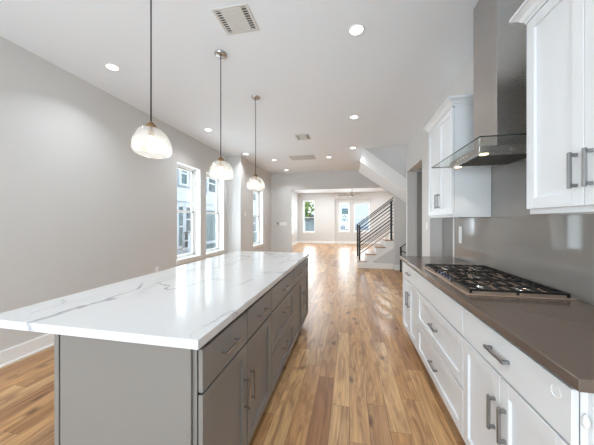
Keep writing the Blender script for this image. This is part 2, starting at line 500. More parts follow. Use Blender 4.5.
# shallow window bay in the far wall
bay = MB()
bay.box(-0.85, -0.62, YFAR + 0.1, YFAR + 0.25, 0, 2.66); bay.box(0.02, 0.25, YFAR + 0.1, YFAR + 0.25, 0, 2.66); bay.box(1.18, 1.28, YFAR + 0.1, YFAR + 0.25, 0, 2.66)
for xa, xb in ((-0.62, 0.02), (0.25, 1.18)):
    bay.box(xa, xb, YFAR + 0.1, YFAR + 0.25, 0, 0.74); bay.box(xa, xb, YFAR + 0.1, YFAR + 0.25, 2.45, 2.66)
struct(bay.build('wall_far_bay', wall_m))
wall_x('wall_right', XR, XR + 0.18, -3.1, 6.15, CH, [(3.42, 4.41, 0, 2.44), (4.86, 6.04, 0, 2.44)])
wall_x('wall_east', 3.4, 3.6, -3.1, YFAR + 0.2, CH, [])
wall_y('wall_pantry', 4.55, 4.65, XR + 0.18, 3.4, CH, [])
wall_x('wall_pantry_back', 2.05, 2.15, 2.9, 4.55, CH, [])
wall_y('wall_pantry_front', 2.8, 2.9, XR + 0.18, 2.15, CH, [])
wall_y('wall_hall', 6.05, 6.15, XR + 0.18, 3.4, CH, [])
wall_y('wall_back', -3.1, -2.95, -3.35, 3.4, CH, [(-2.95, 0.35, 0.0, 2.45)])
# made-up grey door, added to darken the back of the second doorway
dd = struct(MB().box(XR + 0.2, 2.15, 6.01, 6.049, 0.01, 2.42, 0.002, 1).build('added_dark_door', mat('doorway_darkening_grey', srgb(150, 146, 142), 0.5)))
MB().tube([(1.5, 6.0, 1.0), (1.5, 5.95, 1.0), (1.62, 5.95, 1.0)], 0.009, 8).build('handle', nickel_m, dd)  # handle of the made-up door
# stairwell going up
wall_y('wall_stair', 7.48, 7.575, 1.21, 3.4, CH, [])
up_ = MB(); up_.prism([(0.33, CH), (1.21, CH), (1.21, 2.065), (0.27, 2.73)], 'y', 7.48, 7.575); struct(up_.build('wall_stair_middle', wall_m))
sw = MB()
sw.box(0.2, 3.5, 7.48, 7.575, CH, 5.6); sw.box(0.2, 3.5, 6.05, 6.17, CH + 0.12, 5.6)
sw.box(0.2, 0.32, 6.17, 7.5, CH + 0.12, 5.6); sw.box(3.4, 3.52, 6.17, 7.5, CH, 5.6)
struct(sw.build('wall_stairwell_upper', wall_m))
struct(MB().box(0.2, 3.52, 6.05, 7.62, 5.6, 5.7).build('ceiling_stairwell', ceil_m))

# baseboards
BH = 0.145


def base_x(name, x, y0, y1, side):
    b = MB(); x0, x1 = (x, x + 0.016) if side > 0 else (x - 0.016, x)
    b.box(x0, x1, y0, y1, 0.0, BH, 0.004)
    xa, xb = (x, x + 0.026) if side > 0 else (x - 0.026, x)
    b.box(xa, xb, y0, y1, 0.0, 0.022, 0.004)
    return struct(b.build(name, trim_m))


def base_y(name, y, x0, x1, side):
    b = MB(); y0, y1 = (y, y + 0.016) if side > 0 else (y - 0.016, y)
    b.box(x0, x1, y0, y1, 0.0, BH, 0.004)
    ya, yb = (y, y + 0.026) if side > 0 else (y - 0.026, y)
    b.box(x0, x1, ya, yb, 0.0, 0.022, 0.004)
    return struct(b.build(name, trim_m))


base_x('baseboard_left', XL, -2.95, YJ, 1)
base_y('baseboard_jog', YJ, XL, XL2, -1)
base_x('baseboard_left_hall', XL2, YJ, YF, 1)
base_y('baseboard_divider', YF, XL2, -2.04, -1)
base_y('baseboard_divider_right', YF, 1.43, 3.4, -1)
base_x('baseboard_left_far_room', XFL, YF2, YFAR, 1)
base_y('baseboard_far', YFAR, XFL, -0.85, -1)
base_y('baseboard_far_bay', YFAR + 0.1, -0.85, 1.28, -1)
base_y('baseboard_far_right', YFAR, 1.28, 3.4, -1)
base_x('baseboard_right', XR, 4.41, 4.86, -1)
base_y('baseboard_pantry', 4.41, XR, XR + 0.18, -1)
base_y('baseboard_stair', 7.48, 1.21, 3.4, -1)
base_y('baseboard_hall_jamb', 6.04, XR, XR + 0.18, -1)


# windows ------------------------------------------------------------
def window(name, axis, p, a0, a1, z0, z1, out, rail=None, sill=True, head=True):
    """double-hung window. axis 'x': plane X=p, opening along Y; 'y': plane Y=p. out = +-1 outward direction"""
    d0, d1 = sorted((p + out * 0.12, p + out * 0.2)); s0, s1 = sorted((p + out * 0.135, p + out * 0.165)); u0, u1 = sorted((p + out * 0.155, p + out * 0.185))
    g0, g1 = sorted((p + out * 0.148, p + out * 0.152)); gu0, gu1 = sorted((p + out * 0.168, p + out * 0.172))
    rail = rail or (z0 + z1) / 2

    def B(m, q0, q1, aa, ab, za, zb, bev=0.003):
        if axis == 'x': m.box(q0, q1, aa, ab, za, zb, bev, 1)
        else: m.box(aa, ab, q0, q1, za, zb, bev, 1)

    fr = MB(); t = 0.035
    B(fr, d0, d1, a0, a0 + t, z0, z1); B(fr, d0, d1, a1 - t, a1, z0, z1); B(fr, d0, d1, a0, a1, z0, z0 + t); B(fr, d0, d1, a0, a1, z1 - t, z1)
    w = struct(fr.build(name, trim_m))

    def sash(q0, q1, za, zb, nm):
        s = MB(); k = 0.04
        B(s, q0, q1, a0 + t, a0 + t + k, za, zb); B(s, q0, q1, a1 - t - k, a1 - t, za, zb)
        B(s, q0, q1, a0 + t, a1 - t, za, za + k); B(s, q0, q1, a0 + t, a1 - t, zb - k, zb)
        return s.build(nm, trim_m, w)
    lo = sash(s0, s1, z0 + t, rail + 0.02, 'sash'); up = sash(u0, u1, rail - 0.02, z1 - t, 'sash')
    g = MB(); B(g, g0, g1, a0 + t + 0.03, a1 - t - 0.03, z0 + t + 0.03, rail - 0.01, 0); g.build('pane', glass_m, lo)
    g = MB(); B(g, gu0, gu1, a0 + t + 0.03, a1 - t - 0.03, rail + 0.01, z1 - t - 0.03, 0); g.build('pane', glass_m, up)
    if sill:
        s = MB(); q0, q1 = sorted((p + out * 0.12, p - out * 0.03)); B(s, q0, q1, a0 + 0.002, a1 - 0.002, z0 - 0.0, z0 + 0.012, 0.003)
        q0, q1 = sorted((p, p - out * 0.03)); B(s, q0, q1, a0 - 0.03, a1 + 0.03, z0 - 0.022, z0 + 0.012, 0.004)
        q0, q1 = sorted((p, p - out * 0.014)); B(s, q0, q1, a0 - 0.015, a1 + 0.015, z0 - 0.07, z0 - 0.02, 0.003)
        s.build('sill', trim_m, w)
    # white drywall return
    r = MB(); q0, q1 = sorted((p, p + out * 0.12)); e = 0.006
    B(r, q0, q1, a0, a0 + e, z0, z1, 0); B(r, q0, q1, a1 - e, a1, z0, z1, 0); B(r, q0, q1, a0, a1, z1 - e, z1, 0)
    r.build('reveal', trim_m, w)
    return w


window('window_1', 'x', XL, 4.23, 5.0, 0.6, 2.46, -1, 1.54)
window('window_2', 'x', XL, 5.22, 6.05, 0.6, 2.46, -1, 1.54)
window('window_3', 'x', XL2, 7.13, 8.02, 0.6, 2.36, -1, 1.5)
window('window_4', 'x', XFL, 13.15, 14.0, 0.66, 2.33, -1, 1.5)
window('window_5', 'y', YFAR, -2.8, -2.05, 0.66, 2.62, 1, 1.57)
window('window_6', 'y', YFAR + 0.1, -0.62, 0.02, 0.74, 2.45, 1, 1.57)
window('window_7', 'y', YFAR + 0.1, 0.25, 1.18, 0.74, 2.45, 1, 1.57)

# patio doors behind the photographer
pd = MB()
for xa in (-2.95, -1.85, -0.75, 0.29): pd.box(xa, xa + 0.06, -3.06, -3.0, 0, 2.45)
pd.box(-2.95, 0.35, -3.06, -3.0, 2.39, 2.45); pd.box(-2.95, 0.35, -3.06, -3.0, 0, 0.06)
d = struct(pd.build('door_1', trim_m))
MB().box(-2.9, 0.3, -3.035, -3.03, 0.06, 2.4).build('pane', glass_m, d)


# ------------------------------------------------------------------ cabinetry
def shaker(mb, axis, face, back, a0, a1, z0, z1, rail=0.057, rec=0.012, flat=False):
    """door slab whose outer face is at X=face, back at X=back"""
    s = 1 if face > back else -1
    lo, hi = sorted((face, back))
    if flat:
        mb.box(lo, hi, a0, a1, z0, z1, 0.0018, 1); return
    mb.box(lo, hi, a0, a0 + rail, z0, z1, 0.0015, 1); mb.box(lo, hi, a1 - rail, a1, z0, z1, 0.0015, 1)
    mb.box(lo, hi, a0 + rail, a1 - rail, z0, z0 + rail, 0.0015, 1); mb.box(lo, hi, a0 + rail, a1 - rail, z1 - rail, z1, 0.0015, 1)
    l2, h2 = sorted((face - s * rec, back)); mb.box(l2, h2, a0 + rail - 0.003, a1 - rail + 0.003, z0 + rail - 0.003, z1 - rail + 0.003)


def pull(parent, face, s, y, z, length, vert, m=nickel_m, bar=0.0048, out=0.034):
    """square bar pull standing off a face whose normal is s*X"""
    b = MB(); xo = face + s * out; h = length / 2
    lo, hi = sorted((xo - s * 0.011, xo))
    pl, ph = sorted((face - s * 0.001, xo - s * 0.004))
    if vert:
        b.box(lo, hi, y - bar, y + bar, z - h, z + h, 0.0012, 1)
        for q in (z - h + 0.012, z + h - 0.012): b.box(pl, ph, y - bar, y + bar, q - bar, q + bar, 0.001, 1)
    else:
        b.box(lo, hi, y - h, y + h, z - bar, z + bar, 0.0012, 1)
        for q in (y - h + 0.012, y + h - 0.012): b.box(pl, ph, q - bar, q + bar, z - bar, z + bar, 0.001, 1)
    return b.build('handle', m, parent)


def base_unit(name, label, cat, group, s, face, wallx, y0, y1, kind, m, top=0.878):
    """s = direction the doors face along X"""
    t = thing(name, ((face + wallx) / 2, (y0 + y1) / 2, 0), label, cat, group)
    car = face - s * 0.021; kick = car - s * 0.07
    lo, hi = sorted((car, wallx))
    b = MB(); b.box(lo, hi, y0, y1, 0.1, top)
    b.build('carcass', m, t)
    fr = MB(); fl, fh = sorted((car, car + s * 0.0015)); fr.box(fl, fh, y0 + 0.004, y1 - 0.004, 0.104, top)
    fr.build('gap_shade_sheet', gap_shade_m, t)  # dark sheet paints the shade behind doors and drawers
    lo2, hi2 = sorted((kick, wallx)); MB().box(lo2, hi2, y0, y1, 0.0, 0.1).build('toe_kick', m, t)
    g = 0.0055 if s > 0 else 0.0025; back = car + s * 0.0015; ym = (y0 + y1) / 2
    TD0, TD1 = 0.692, 0.857
    def drawer(ya, yb, za, zb, flat, handle=True, hl=0.15):
        q = MB(); shaker(q, 'x', face, back, ya + g, yb - g, za, zb, flat=flat); o = q.build('drawer', m, t)
        hw = dict(m=satin_m, bar=0.0068, out=0.03) if s < 0 else {}
        if handle: pull(o, face if flat or s < 0 else face, s, (ya + yb) / 2, (za + zb) / 2 if flat or s < 0 else zb - 0.095, hl, False, **hw)
        return o
    def door(ya, yb, za, zb, side, hz, hl=0.15):
        q = MB(); shaker(q, 'x', face, back, ya + g, yb - g, za, zb); o = q.build('door', m, t)
        hw = dict(m=satin_m, bar=0.0068, out=0.03) if s < 0 else {}
        yy = yb - 0.04 if side > 0 else ya + 0.04
        pull(o, face, s, yy, hz, hl, True, **hw)
        return o
    if kind == 'two_drawers_two_doors':
        drawer(y0, ym, TD0, TD1, True); drawer(ym, y1, TD0, TD1, True)
        door(y0, ym, 0.11, 0.682, 1, 0.435, 0.165); door(ym, y1, 0.11, 0.682, -1, 0.435, 0.165)
    elif kind == 'three_drawers':
        drawer(y0, y1, TD0, TD1, True); drawer(y0, y1, 0.393, 0.682, False); drawer(y0, y1, 0.11, 0.383, False)
    elif kind == 'panel_two_drawers':
        drawer(y0, y1, TD0, TD1, True, False); drawer(y0, y1, 0.393, 0.682, False); drawer(y0, y1, 0.11, 0.383, False)
    elif kind == 'drawer_two_doors':
        drawer(y0, y1, TD0, TD1, True)
        door(y0, ym, 0.11, 0.682, 1, 0.497); door(ym, y1, 0.11, 0.682, -1, 0.497)
    return t


# kitchen island ------------------------------------------------------
IF = -0.545
ia = base_unit('island_cabinet', 'taupe island cabinet nearest the camera, two drawers over two doors', 'cabinet', None, 1, IF, -1.195, 0.875, 1.752, 'two_drawers_two_doors', taupe_m)
# raised end panel with its front stile, on the near side of that cabinet
MB().box(-1.2, -0.583, 0.862, 0.875, 0.0, 0.878, 0.001, 1).build('end_panel', taupe_m, ia)
base_unit('island_cabinet', 'taupe island cabinet in the middle with a stack of three wide drawers', 'cabinet', None, 1, IF, -1.195, 1.754, 2.505, 'three_drawers', taupe_m)
base_unit('island_cabinet', 'taupe island cabinet at the far end of the island, toward the stairs', 'cabinet', None, 1, IF, -1.195, 2.507, 3.42, 'two_drawers_two_doors', taupe_m)
bp_ = tag(MB().box(-1.232, -1.208, 0.862, 3.42, 0, 0.878, 0.001, 1).build('island_back_panel', taupe_m),
    'taupe back panel of the island under the seating overhang', 'panel')
rebase(bp_, (-1.22, 2.14, 0))
sl = MB(); sl.box(-1.6, -0.535, 0.835, 3.452, 0.879, 0.915, 0.002, 2)
slab = tag(sl.build('island_worktop', marble_m), 'white quartz worktop with grey veins on the kitchen island', 'worktop')
rebase(slab, (-1.07, 2.14, 0.879))

# right run -----------------------------------------------------------
RF = 0.63
ra = base_unit('base_cabinet', 'white base cabinet nearest the camera, one wide drawer over two doors', 'cabinet', None, -1, RF, 1.235, 0.885, 1.612, 'drawer_two_doors', white_m)
for ch in ra.children:
    if ch.name.startswith('drawer'):
        ring = MB(); pts = [(RF - 0.0012, 0.945 + 0.019 * math.cos(k * math.pi / 12), 0.815 + 0.019 * math.sin(k * math.pi / 12)) for k in range(24)]
        ring.tube(pts, 0.0012, 6, closed=True); ring.build('sticker_ring', plastic_m, ch)
# side stile and little white bumper seen at the open near end
MB().box(0.668, 1.235, 0.868, 0.885, 0.0, 0.878, 0.001, 1).build('end_panel', white_m, ra)
bm_ = MB(); bm_.lathe(0.655, 0.874, [(0, 0.755), (0.005, 0.76), (0.009, 0.772), (0.008, 0.786), (0.003, 0.797), (0, 0.8)], 14); bm_.build('bumper', plastic_m, ra)
base_unit('base_cabinet', 'white base cabinet under the gas cooktop with two deep drawers', 'cabinet', None, -1, RF, 1.235, 1.614, 2.612, 'panel_two_drawers', white_m)
base_unit('base_cabinet', 'white base cabinet at the far end of the run, next to the doorways', 'cabinet', None, -1, RF, 1.235, 2.614, 3.3, 'drawer_two_doors', white_m)
ct = MB(); ct.box(0.612, 1.236, 0.838, 3.385, 0.879, 0.915, 0.0025, 2)
ct = rebase(tag(ct.build('kitchen_worktop', counter_m), 'dark taupe quartz worktop along the right wall', 'worktop'), (0.93, 2.1, 0.879))
sp_ = rebase(tag(MB().box(1.236, 1.249, 0.3, 3.4, 0.9155, 2.46).build('splashback', splash_m), 'glossy grey quartz splashback behind the cooktop and range hood', 'splashback'), (1.243, 2.1, 0.9155))
struct(MB().box(1.228, 1.26, 3.4, 3.418, 0.0, 2.44).build('trim_1', trim_m))


# upper cabinets ------------------------------------------------------
def crown(mb, xf, xb, y0, y1, z):
    prof = [(0.0, 0.0), (0.012, 0.0), (0.014, 0.012), (0.022, 0.018), (0.034, 0.036), (0.052, 0.05), (0.06, 0.052), (0.06, 0.07), (0.0, 0.07)]
    rings = []
    for (cx, cy, dx, dy) in ((xb, y0, 0, -1), (xf, y0, -1, -1), (xf, y1, -1, 1), (xb, y1, 0, 1)):
        rings.append([(cx + dx * o, cy + dy * o, z + h) for o, h in prof])
    mb.quads(rings, close=True)


def upper(label, y0, y1, ztop, hz):
    t = thing('upper_cabinet', (1.09, (y0 + y1) / 2, 1.38), label, 'cabinet')
    b = MB(); b.box(0.938, 1.234, y0, y1, 1.412, ztop, 0.001, 1); b.build('carcass', white_m, t)
    MB().box(0.9365, 0.938, y0 + 0.003, y1 - 0.003, 1.414, ztop - 0.01).build('gap_shade_sheet', gap_shade_m, t)  # dark sheet paints the shade between the upper doors
    r = MB(); r.box(0.932, 0.95, y0 + 0.001, y1 - 0.001, 1.382, 1.4125, 0.001, 1); r.box(0.95, 1.234, y0 + 0.001, y0 + 0.019, 1.382, 1.4125, 0.001, 1); r.box(0.95, 1.234, y1 - 0.019, y1 - 0.001, 1.382, 1.4125, 0.001, 1)
    r.build('light_rail', white_m, t)
    MB().box(0.951, 1.233, y0 + 0.02, y1 - 0.02, 1.402, 1.411).build('underside', tan_m, t, label='raw wood underside')
    c = MB(); crown(c, 0.93, 1.234, y0, y1, ztop - 0.012); c.build('crown_moulding', white_m, t)
    ym = (y0 + y1) / 2
    for ya, yb, side in ((y0, ym, 1), (ym, y1, -1)):
        q = MB(); shaker(q, 'x', 0.916, 0.9365, ya + 0.002, yb - 0.002, 1.408, ztop - 0.02); o = q.build('door', white_m, t)
        pull(o, 0.916, -1, yb - 0.035 if side > 0 else ya + 0.035, hz, 0.15, True, m=satin_m, bar=0.0068, out=0.03)
    return t


upper('white upper cabinet nearest the camera, right of the range hood', 0.89, 1.573, 2.405, 1.555)
upper('white upper cabinet beyond the range hood, beside the doorways', 2.578, 3.29, 2.405, 1.553)

# range hood ----------------------------------------------------------
rh = thing('range_hood', (1.0, 2.12, 1.79), 'stainless steel chimney range hood with flat glass canopy over the cooktop', 'range hood')
ch_ = MB(); ch_.box(0.977, 1.235, 1.972, 2.308, 1.83, CH - 0.001, 0.002, 1); ch_.build('chimney', steel_m, rh)
bd = MB(); bd.box(0.82, 1.235, 1.86, 2.36, 1.788, 1.832, 0.004, 2); bd = bd.build('canopy_body', steel_m, rh)
MB().box(0.86, 1.2, 1.95, 2.27, 1.784, 1.7885).build('filter', grille_m, rh)
for k in range(20):
    MB().box(0.87, 1.19, 1.957 + k * 0.0157, 1.962 + k * 0.0157, 1.781, 1.785).build('filter_slat', grille_m, rh)
gc = MB(); gc.box(0.745, 1.235, 1.678, 2.566, 1.8335, 1.8405); gc.build('glass_canopy', hoodglass_m, rh)
ge = MB()
ge.box(0.742, 0.745, 1.675, 2.569, 1.8335, 1.8405); ge.box(0.742, 1.235, 1.675, 1.678, 1.8335, 1.8405); ge.box(0.742, 1.235, 2.566, 2.569, 1.8335, 1.8405)
ge.build('glass_edge', glassedge_m, rh)
for yy in (1.91, 2.32):
    lm = MB(); lm.lathe(0.87, yy, [(0, 1.7835), (0.024, 1.7835), (0.027, 1.788)], 20); lm.build('hood_light', hoodlamp_m, rh)
for k in range(4):
    bt = MB(); bt.box(0.8175, 0.8205, 2.03 + k * 0.05, 2.045 + k * 0.05, 1.804, 1.814, 0.001, 1); bt.build('button', plastic_m, rh)
for yy in (1.91, 2.32):
    ld = bpy.data.lights.new('hood_lamp', 'SPOT'); ld.energy = 1.5; ld.color = (1, 0.78, 0.55); ld.spot_size = 1.9; ld.shadow_soft_size = 0.02
    lo = bpy.data.objects.new('hood_lamp', ld); lo.location = (0.87, yy, 1.775); C.objects.link(lo)

# cooktop -------------------------------------------------------------
ck = thing('gas_cooktop', (0.945, 2.13, 0.915), 'five burner gas cooktop with black cast iron grates set in the worktop', 'cooktop')
X0, X1, Y0, Y1 = 0.672, 1.205, 1.66, 2.6
tr = MB(); tr.box(X0, X1, Y0, Y1, 0.9155, 0.923, 0.003, 2); tr.build('steel_tray', burner_m, ck)
BURN = [(0.82, 1.83, 0.038), (1.07, 1.83, 0.045), (0.96, 2.13, 0.058), (0.84, 2.43, 0.045), (1.07, 2.43, 0.038)]
for bx, by, br in BURN:
    b = MB(); b.lathe(bx, by, [(br + 0.02, 0.923), (br + 0.018, 0.928), (br + 0.002, 0.931), (br, 0.938), (0, 0.938)], 24); bo = b.build('burner', nickel_m, ck)
    b = MB(); b.lathe(bx, by, [(0, 0.944), (br * 0.82, 0.944), (br * 0.9, 0.941), (br * 0.9, 0.938)], 24); b.build('burner_cap', iron_m, bo)
for gi, (ga, gb) in enumerate(((1.675, 1.975), (1.98, 2.28), (2.285, 2.585))):
    g = MB(); xa, xb = X0 + (0.02 if gi != 1 else 0.1), X1 - 0.02; zt = 0.949; t = 0.005
    def bar(x0, y0, x1, y1, z0=zt - 0.012, z1=zt):
        if abs(x1 - x0) > abs(y1 - y0): g.box(min(x0, x1), max(x0, x1), y0 - t, y0 + t, z0, z1, 0.0015, 1)
        else: g.box(x0 - t, x0 + t, min(y0, y1), max(y0, y1), z0, z1, 0.0015, 1)
    bar(xa, ga + t, xb, ga + t); bar(xa, gb - t, xb, gb - t); bar(xa + t, ga, xa + t, gb); bar(xb - t, ga, xb - t, gb)
    ymid = (ga + gb) / 2; xm = (xa + xb) / 2
    bar(xm, ga, xm, gb)
    bar(xa, ymid, xa + 0.09, ymid); bar(xb - 0.09, ymid, xb, ymid); bar(xm - 0.06, ymid, xm + 0.06, ymid)
    for q in (0.125, 0.25, 0.375, 0.625, 0.75, 0.875):
        xq = xa + (xb - xa) * q; ln = 0.1 if q in (0.25, 0.75) else 0.125
        bar(xq, ga, xq, ga + ln); bar(xq, gb - ln, xq, gb)
    for q in (0.3, 0.7):
        yq = ga + (gb - ga) * q; bar(xa, yq, xa + 0.07, yq); bar(xb - 0.07, yq, xb, yq)
    for fx in (xa + t, xm, xb - t):
        for fy in (ga + t, gb - t): g.box(fx - 0.006, fx + 0.006, fy - 0.005, fy + 0.005, 0.9235, zt - 0.008, 0.001, 1)
    g.build('grate', iron_m, ck)
for k in range(5):
    b = MB(); b.lathe(0.722, 1.995 + k * 0.066, [(0.02, 0.923), (0.019, 0.93), (0.016, 0.945), (0.014, 0.948), (0, 0.948)], 18); b.build('knob', knob_m, ck)


# ------------------------------------------------------------------ pendants
def shade_warp(r, z, t):
    return r * (1 + 0.055 * math.cos(t - 0.5) + 0.03 * math.cos(2 * t + 1)), -0.010 * math.cos(t - 0.4) * (r / 0.13)


pend = thing('pendant_light', (-1.283, 2.4, CH), 'clear blown glass pendant light, middle one of the row above the island', 'pendant light', 'glass pendants over the island')
px_, py_ = -1.283, 2.4
b = MB(); b.lathe(px_, py_, [(0, CH - 0.022), (0.05, CH - 0.022), (0.062, CH - 0.016), (0.062, CH - 0.0005)], 28); b.build('canopy', nickel_m, pend)
b = MB(); b.tube([(px_, py_, CH - 0.02), (px_, py_, 1.985)], 0.0045, 8); b.build('cord', dark_m, pend)
b = MB(); b.lathe(px_, py_, [(0, 1.995), (0.012, 1.995), (0.02, 1.985), (0.034, 1.968), (0.036, 1.958), (0, 1.958)], 20); b.build('cap', brass_m, pend)
b = MB(); b.lathe(px_, py_, [(0.014, 1.958), (0.017, 1.93), (0.017, 1.905), (0, 1.905)], 16); b.build('lamp_holder', brass_m, pend)
b = MB(); b.lathe(px_, py_, [(0, 1.905), (0.013, 1.9), (0.02, 1.88), (0.028, 1.855), (0.024, 1.832), (0, 1.822)], 18); b.build('bulb', bulb_m, pend)
prof = [(0.03, 1.956), (0.056, 1.95), (0.082, 1.932), (0.102, 1.903), (0.115, 1.87), (0.122, 1.838), (0.121, 1.812), (0.112, 1.793), (0.098, 1.782), (0.08, 1.777)]
inner = [(r - 0.004, z - 0.002) for r, z in prof][::-1]
b = MB(); b.lathe(px_, py_, prof + inner, 40, shade_warp); b.build('shade', shade_m, pend)
p1 = dup(pend, (-1.275, 1.455, CH), 'clear blown glass pendant light nearest the camera above the island')
p3 = dup(pend, (-1.265, 3.34, CH), 'clear blown glass pendant light farthest along above the island')
for k, yy in enumerate((1.46, 2.4, 3.34)):
    ld = bpy.data.lights.new('pendant_bulb', 'POINT'); ld.energy = BULB; ld.color = (1, 0.96, 0.9); ld.shadow_soft_size = 0.03
    lo = bpy.data.objects.new('pendant_bulb', ld); lo.location = (-1.275, yy, 1.8); C.objects.link(lo)


# ------------------------------------------------------------------ downlights
DL = [(0.06, 2.345, 'recessed ceiling downlight nearest the camera, left of the range hood chimney'),
      (-2.57, 2.37, 'recessed ceiling downlight nearest the camera above the left wall'),
      (0.075, 4.3, 'recessed ceiling downlight second along the walkway side of the ceiling'),
      (-2.58, 4.35, 'recessed ceiling downlight over the first tall window on the left'),
      (0.075, 6.1, 'recessed ceiling downlight beside the sloping stair soffit'),
      (-2.57, 6.1, 'recessed ceiling downlight near the corner where the left wall steps in'),
      (-0.533, 6.85, 'recessed ceiling downlight just right of the return air grille'),
      (-2.06, 6.87, 'recessed ceiling downlight left of the return air grille'),
      (-2.06, 8.29, 'farthest recessed ceiling downlight, above the wall with the thermostat')]
d0 = None
for x, y, lab in DL:
    if d0 is None:
        d0 = thing('downlight', (x, y, CH), lab, 'ceiling light', 'recessed ceiling downlights')
        b = MB(); b.lathe(x, y, [(0.072, CH - 0.0005), (0.071, CH - 0.004), (0.062, CH - 0.006), (0.056, CH - 0.004), (0.056, CH - 0.0005)], 32); b.build('trim_ring', trim_m, d0)
        b = MB(); b.lathe(x, y, [(0, CH - 0.0035), (0.056, CH - 0.003)], 32); b.build('lens', lamp_m, d0)
    else:
        dup(d0, (x, y, CH), lab)
    ld = bpy.data.lights.new('downlight_lamp', 'AREA'); ld.shape = 'DISK'; ld.size = 0.1; ld.spread = math.radians(120); ld.energy = DOWN; ld.color = (0.89, 0.95, 1.0)
    lo = bpy.data.objects.new('downlight_lamp', ld); lo.location = (x, y, CH - 0.012); C.objects.link(lo)
# kitchen downlights behind the photographer
for x, y in ((0.06, 0.4), (-2.57, 0.4), (0.06, -1.6), (-2.57, -1.6)):
    ld = bpy.data.lights.new('downlight_lamp', 'AREA'); ld.shape = 'DISK'; ld.size = 0.1; ld.spread = math.radians(120); ld.energy = DOWN; ld.color = (0.89, 0.95, 1.0)
    lo = bpy.data.objects.new('downlight_lamp', ld); lo.location = (x, y, CH - 0.012); C.objects.link(lo)
# unseen fill lights added to set the brightness of far room and side rooms
for x, y, p in ((-1.6, 11.0, 40), (1.6, 11.0, 40), (-1.6, 13.8, 40), (1.6, 13.8, 40), (2.8, 4.9, 0.8), (1.75, 3.2, 0.5), (2.6, 8.3, 8), (2.0, 6.85, 0)):
    if p == 0: continue
    ld = bpy.data.lights.new('added_room_fill', 'AREA'); ld.shape = 'DISK'; ld.size = 0.12; ld.energy = p; ld.color = (0.89, 0.95, 1.0)
    lo = bpy.data.objects.new('added_room_fill', ld); lo.location = (x, y, CH - 0.012); C.objects.link(lo)
ld = bpy.data.lights.new('added_stairwell_fill', 'POINT'); ld.energy = 34; ld.shadow_soft_size = 0.1  # unseen fill light added to brighten the stairwell walls
lo = bpy.data.objects.new('added_stairwell_fill', ld); lo.location = (2.4, 6.85, 4.9); C.objects.link(lo)


# ------------------------------------------------------------------ ceiling vents
def vent(name, x0, x1, y0, y1, label, cat, style):
    t = thing(name, ((x0 + x1) / 2, (y0 + y1) / 2, CH), label, cat)
    z = CH; fr = MB(); w = 0.022
    for q in ((x0, x1, y0, y0 + w), (x0, x1, y1 - w, y1), (x0, x0 + w, y0 + w, y1 - w), (x1 - w, x1, y0 + w, y1 - w)): fr.box(*q, z - 0.008, z - 0.0005, 0.002, 1)
    fr.build('frame', ventw_m, t)
    if style == 'return':
        MB().box(x0 + w, x1 - w, y0 + w, y1 - w, z - 0.002, z - 0.0005).build('backing', grille_m, t)
        n = 22
        for k in range(n):
            yy = y0 + w + (y1 - y0 - 2 * w) * (k + 0.5) / n; MB().box(x0 + w, x1 - w, yy - 0.006, yy + 0.003, z - 0.007, z - 0.003).build('slat', ventw_m, t)
    else:
        xi0, xi1 = x0 + 0.062, x1 - 0.062
        MB().box(x0 + w, x1 - w, y0 + w, y1 - w, z - 0.002, z - 0.0005).build('backing', grille_m, t)
        c = MB(); c.box(xi0, xi1, y0 + w, y1 - w, z - 0.009, z - 0.004, 0.002, 1)
        n = 9
        for k in range(n):
            yy = y0 + w + (y1 - y0 - 2 * w) * (k + 0.5) / n; c.box(xi0 + 0.008, xi1 - 0.008, yy - 0.004, yy + 0.001, z - 0.012, z - 0.008)
        c.build('louvre', ventw_m, t)
        for k in range(10):
            yy = y0 + w + (y1 - y0 - 2 * w) * (k + 0.5) / 10
            MB().box(x0 + w, xi0, yy - 0.003, yy + 0.003, z - 0.006, z - 0.003).build('slat', ventw_m, t); MB().box(xi1, x1 - w, yy - 0.002, yy + 0.002, z - 0.006, z - 0.003).build('slat', ventw_m, t)
    return t


vent('ceiling_vent', -1.09, -0.785, 1.88, 2.17, 'square white air supply vent in the ceiling above the island', 'air vent', 'supply')
vent('ceiling_vent', -1.06, -0.78, 4.95, 5.27, 'small white air supply vent in the ceiling beyond the pendants', 'air vent', 'supply')
vent('return_grille', -1.57, -0.89, 6.52, 6.99, 'long grey slatted return air grille in the ceiling', 'air vent', 'return')
sm = MB(); sm.lathe(-0.275, 8.45, [(0, CH - 0.035), (0.05, CH - 0.032), (0.065, CH - 0.01), (0.065, CH - 0.0005)], 24)
rebase(tag(sm.build('smoke_detector', plastic_m), 'round white smoke detector on the ceiling near the divider wall', 'smoke detector'), (-0.275, 8.45, CH))


# ------------------------------------------------------------------ wall plates
def plate_x(name, x, y, z, s, w, h, label, cat, rock=1):
    t = thing(name, (x, y, z), label, cat)
    lo, hi = sorted((x + s * 0.0005, x + s * 0.006)); MB().box(lo, hi, y - w / 2, y + w / 2, z - h / 2, z + h / 2, 0.002, 1).build('plate', plastic_m, t)
    lo, hi = sorted((x + s * 0.0055, x + s * 0.009)); MB().box(lo, hi, y - w * 0.22, y + w * 0.22, z - h * 0.3, z + h * 0.3, 0.001, 1).build('rocker' if rock else 'socket', plastic_m, t)
    return t


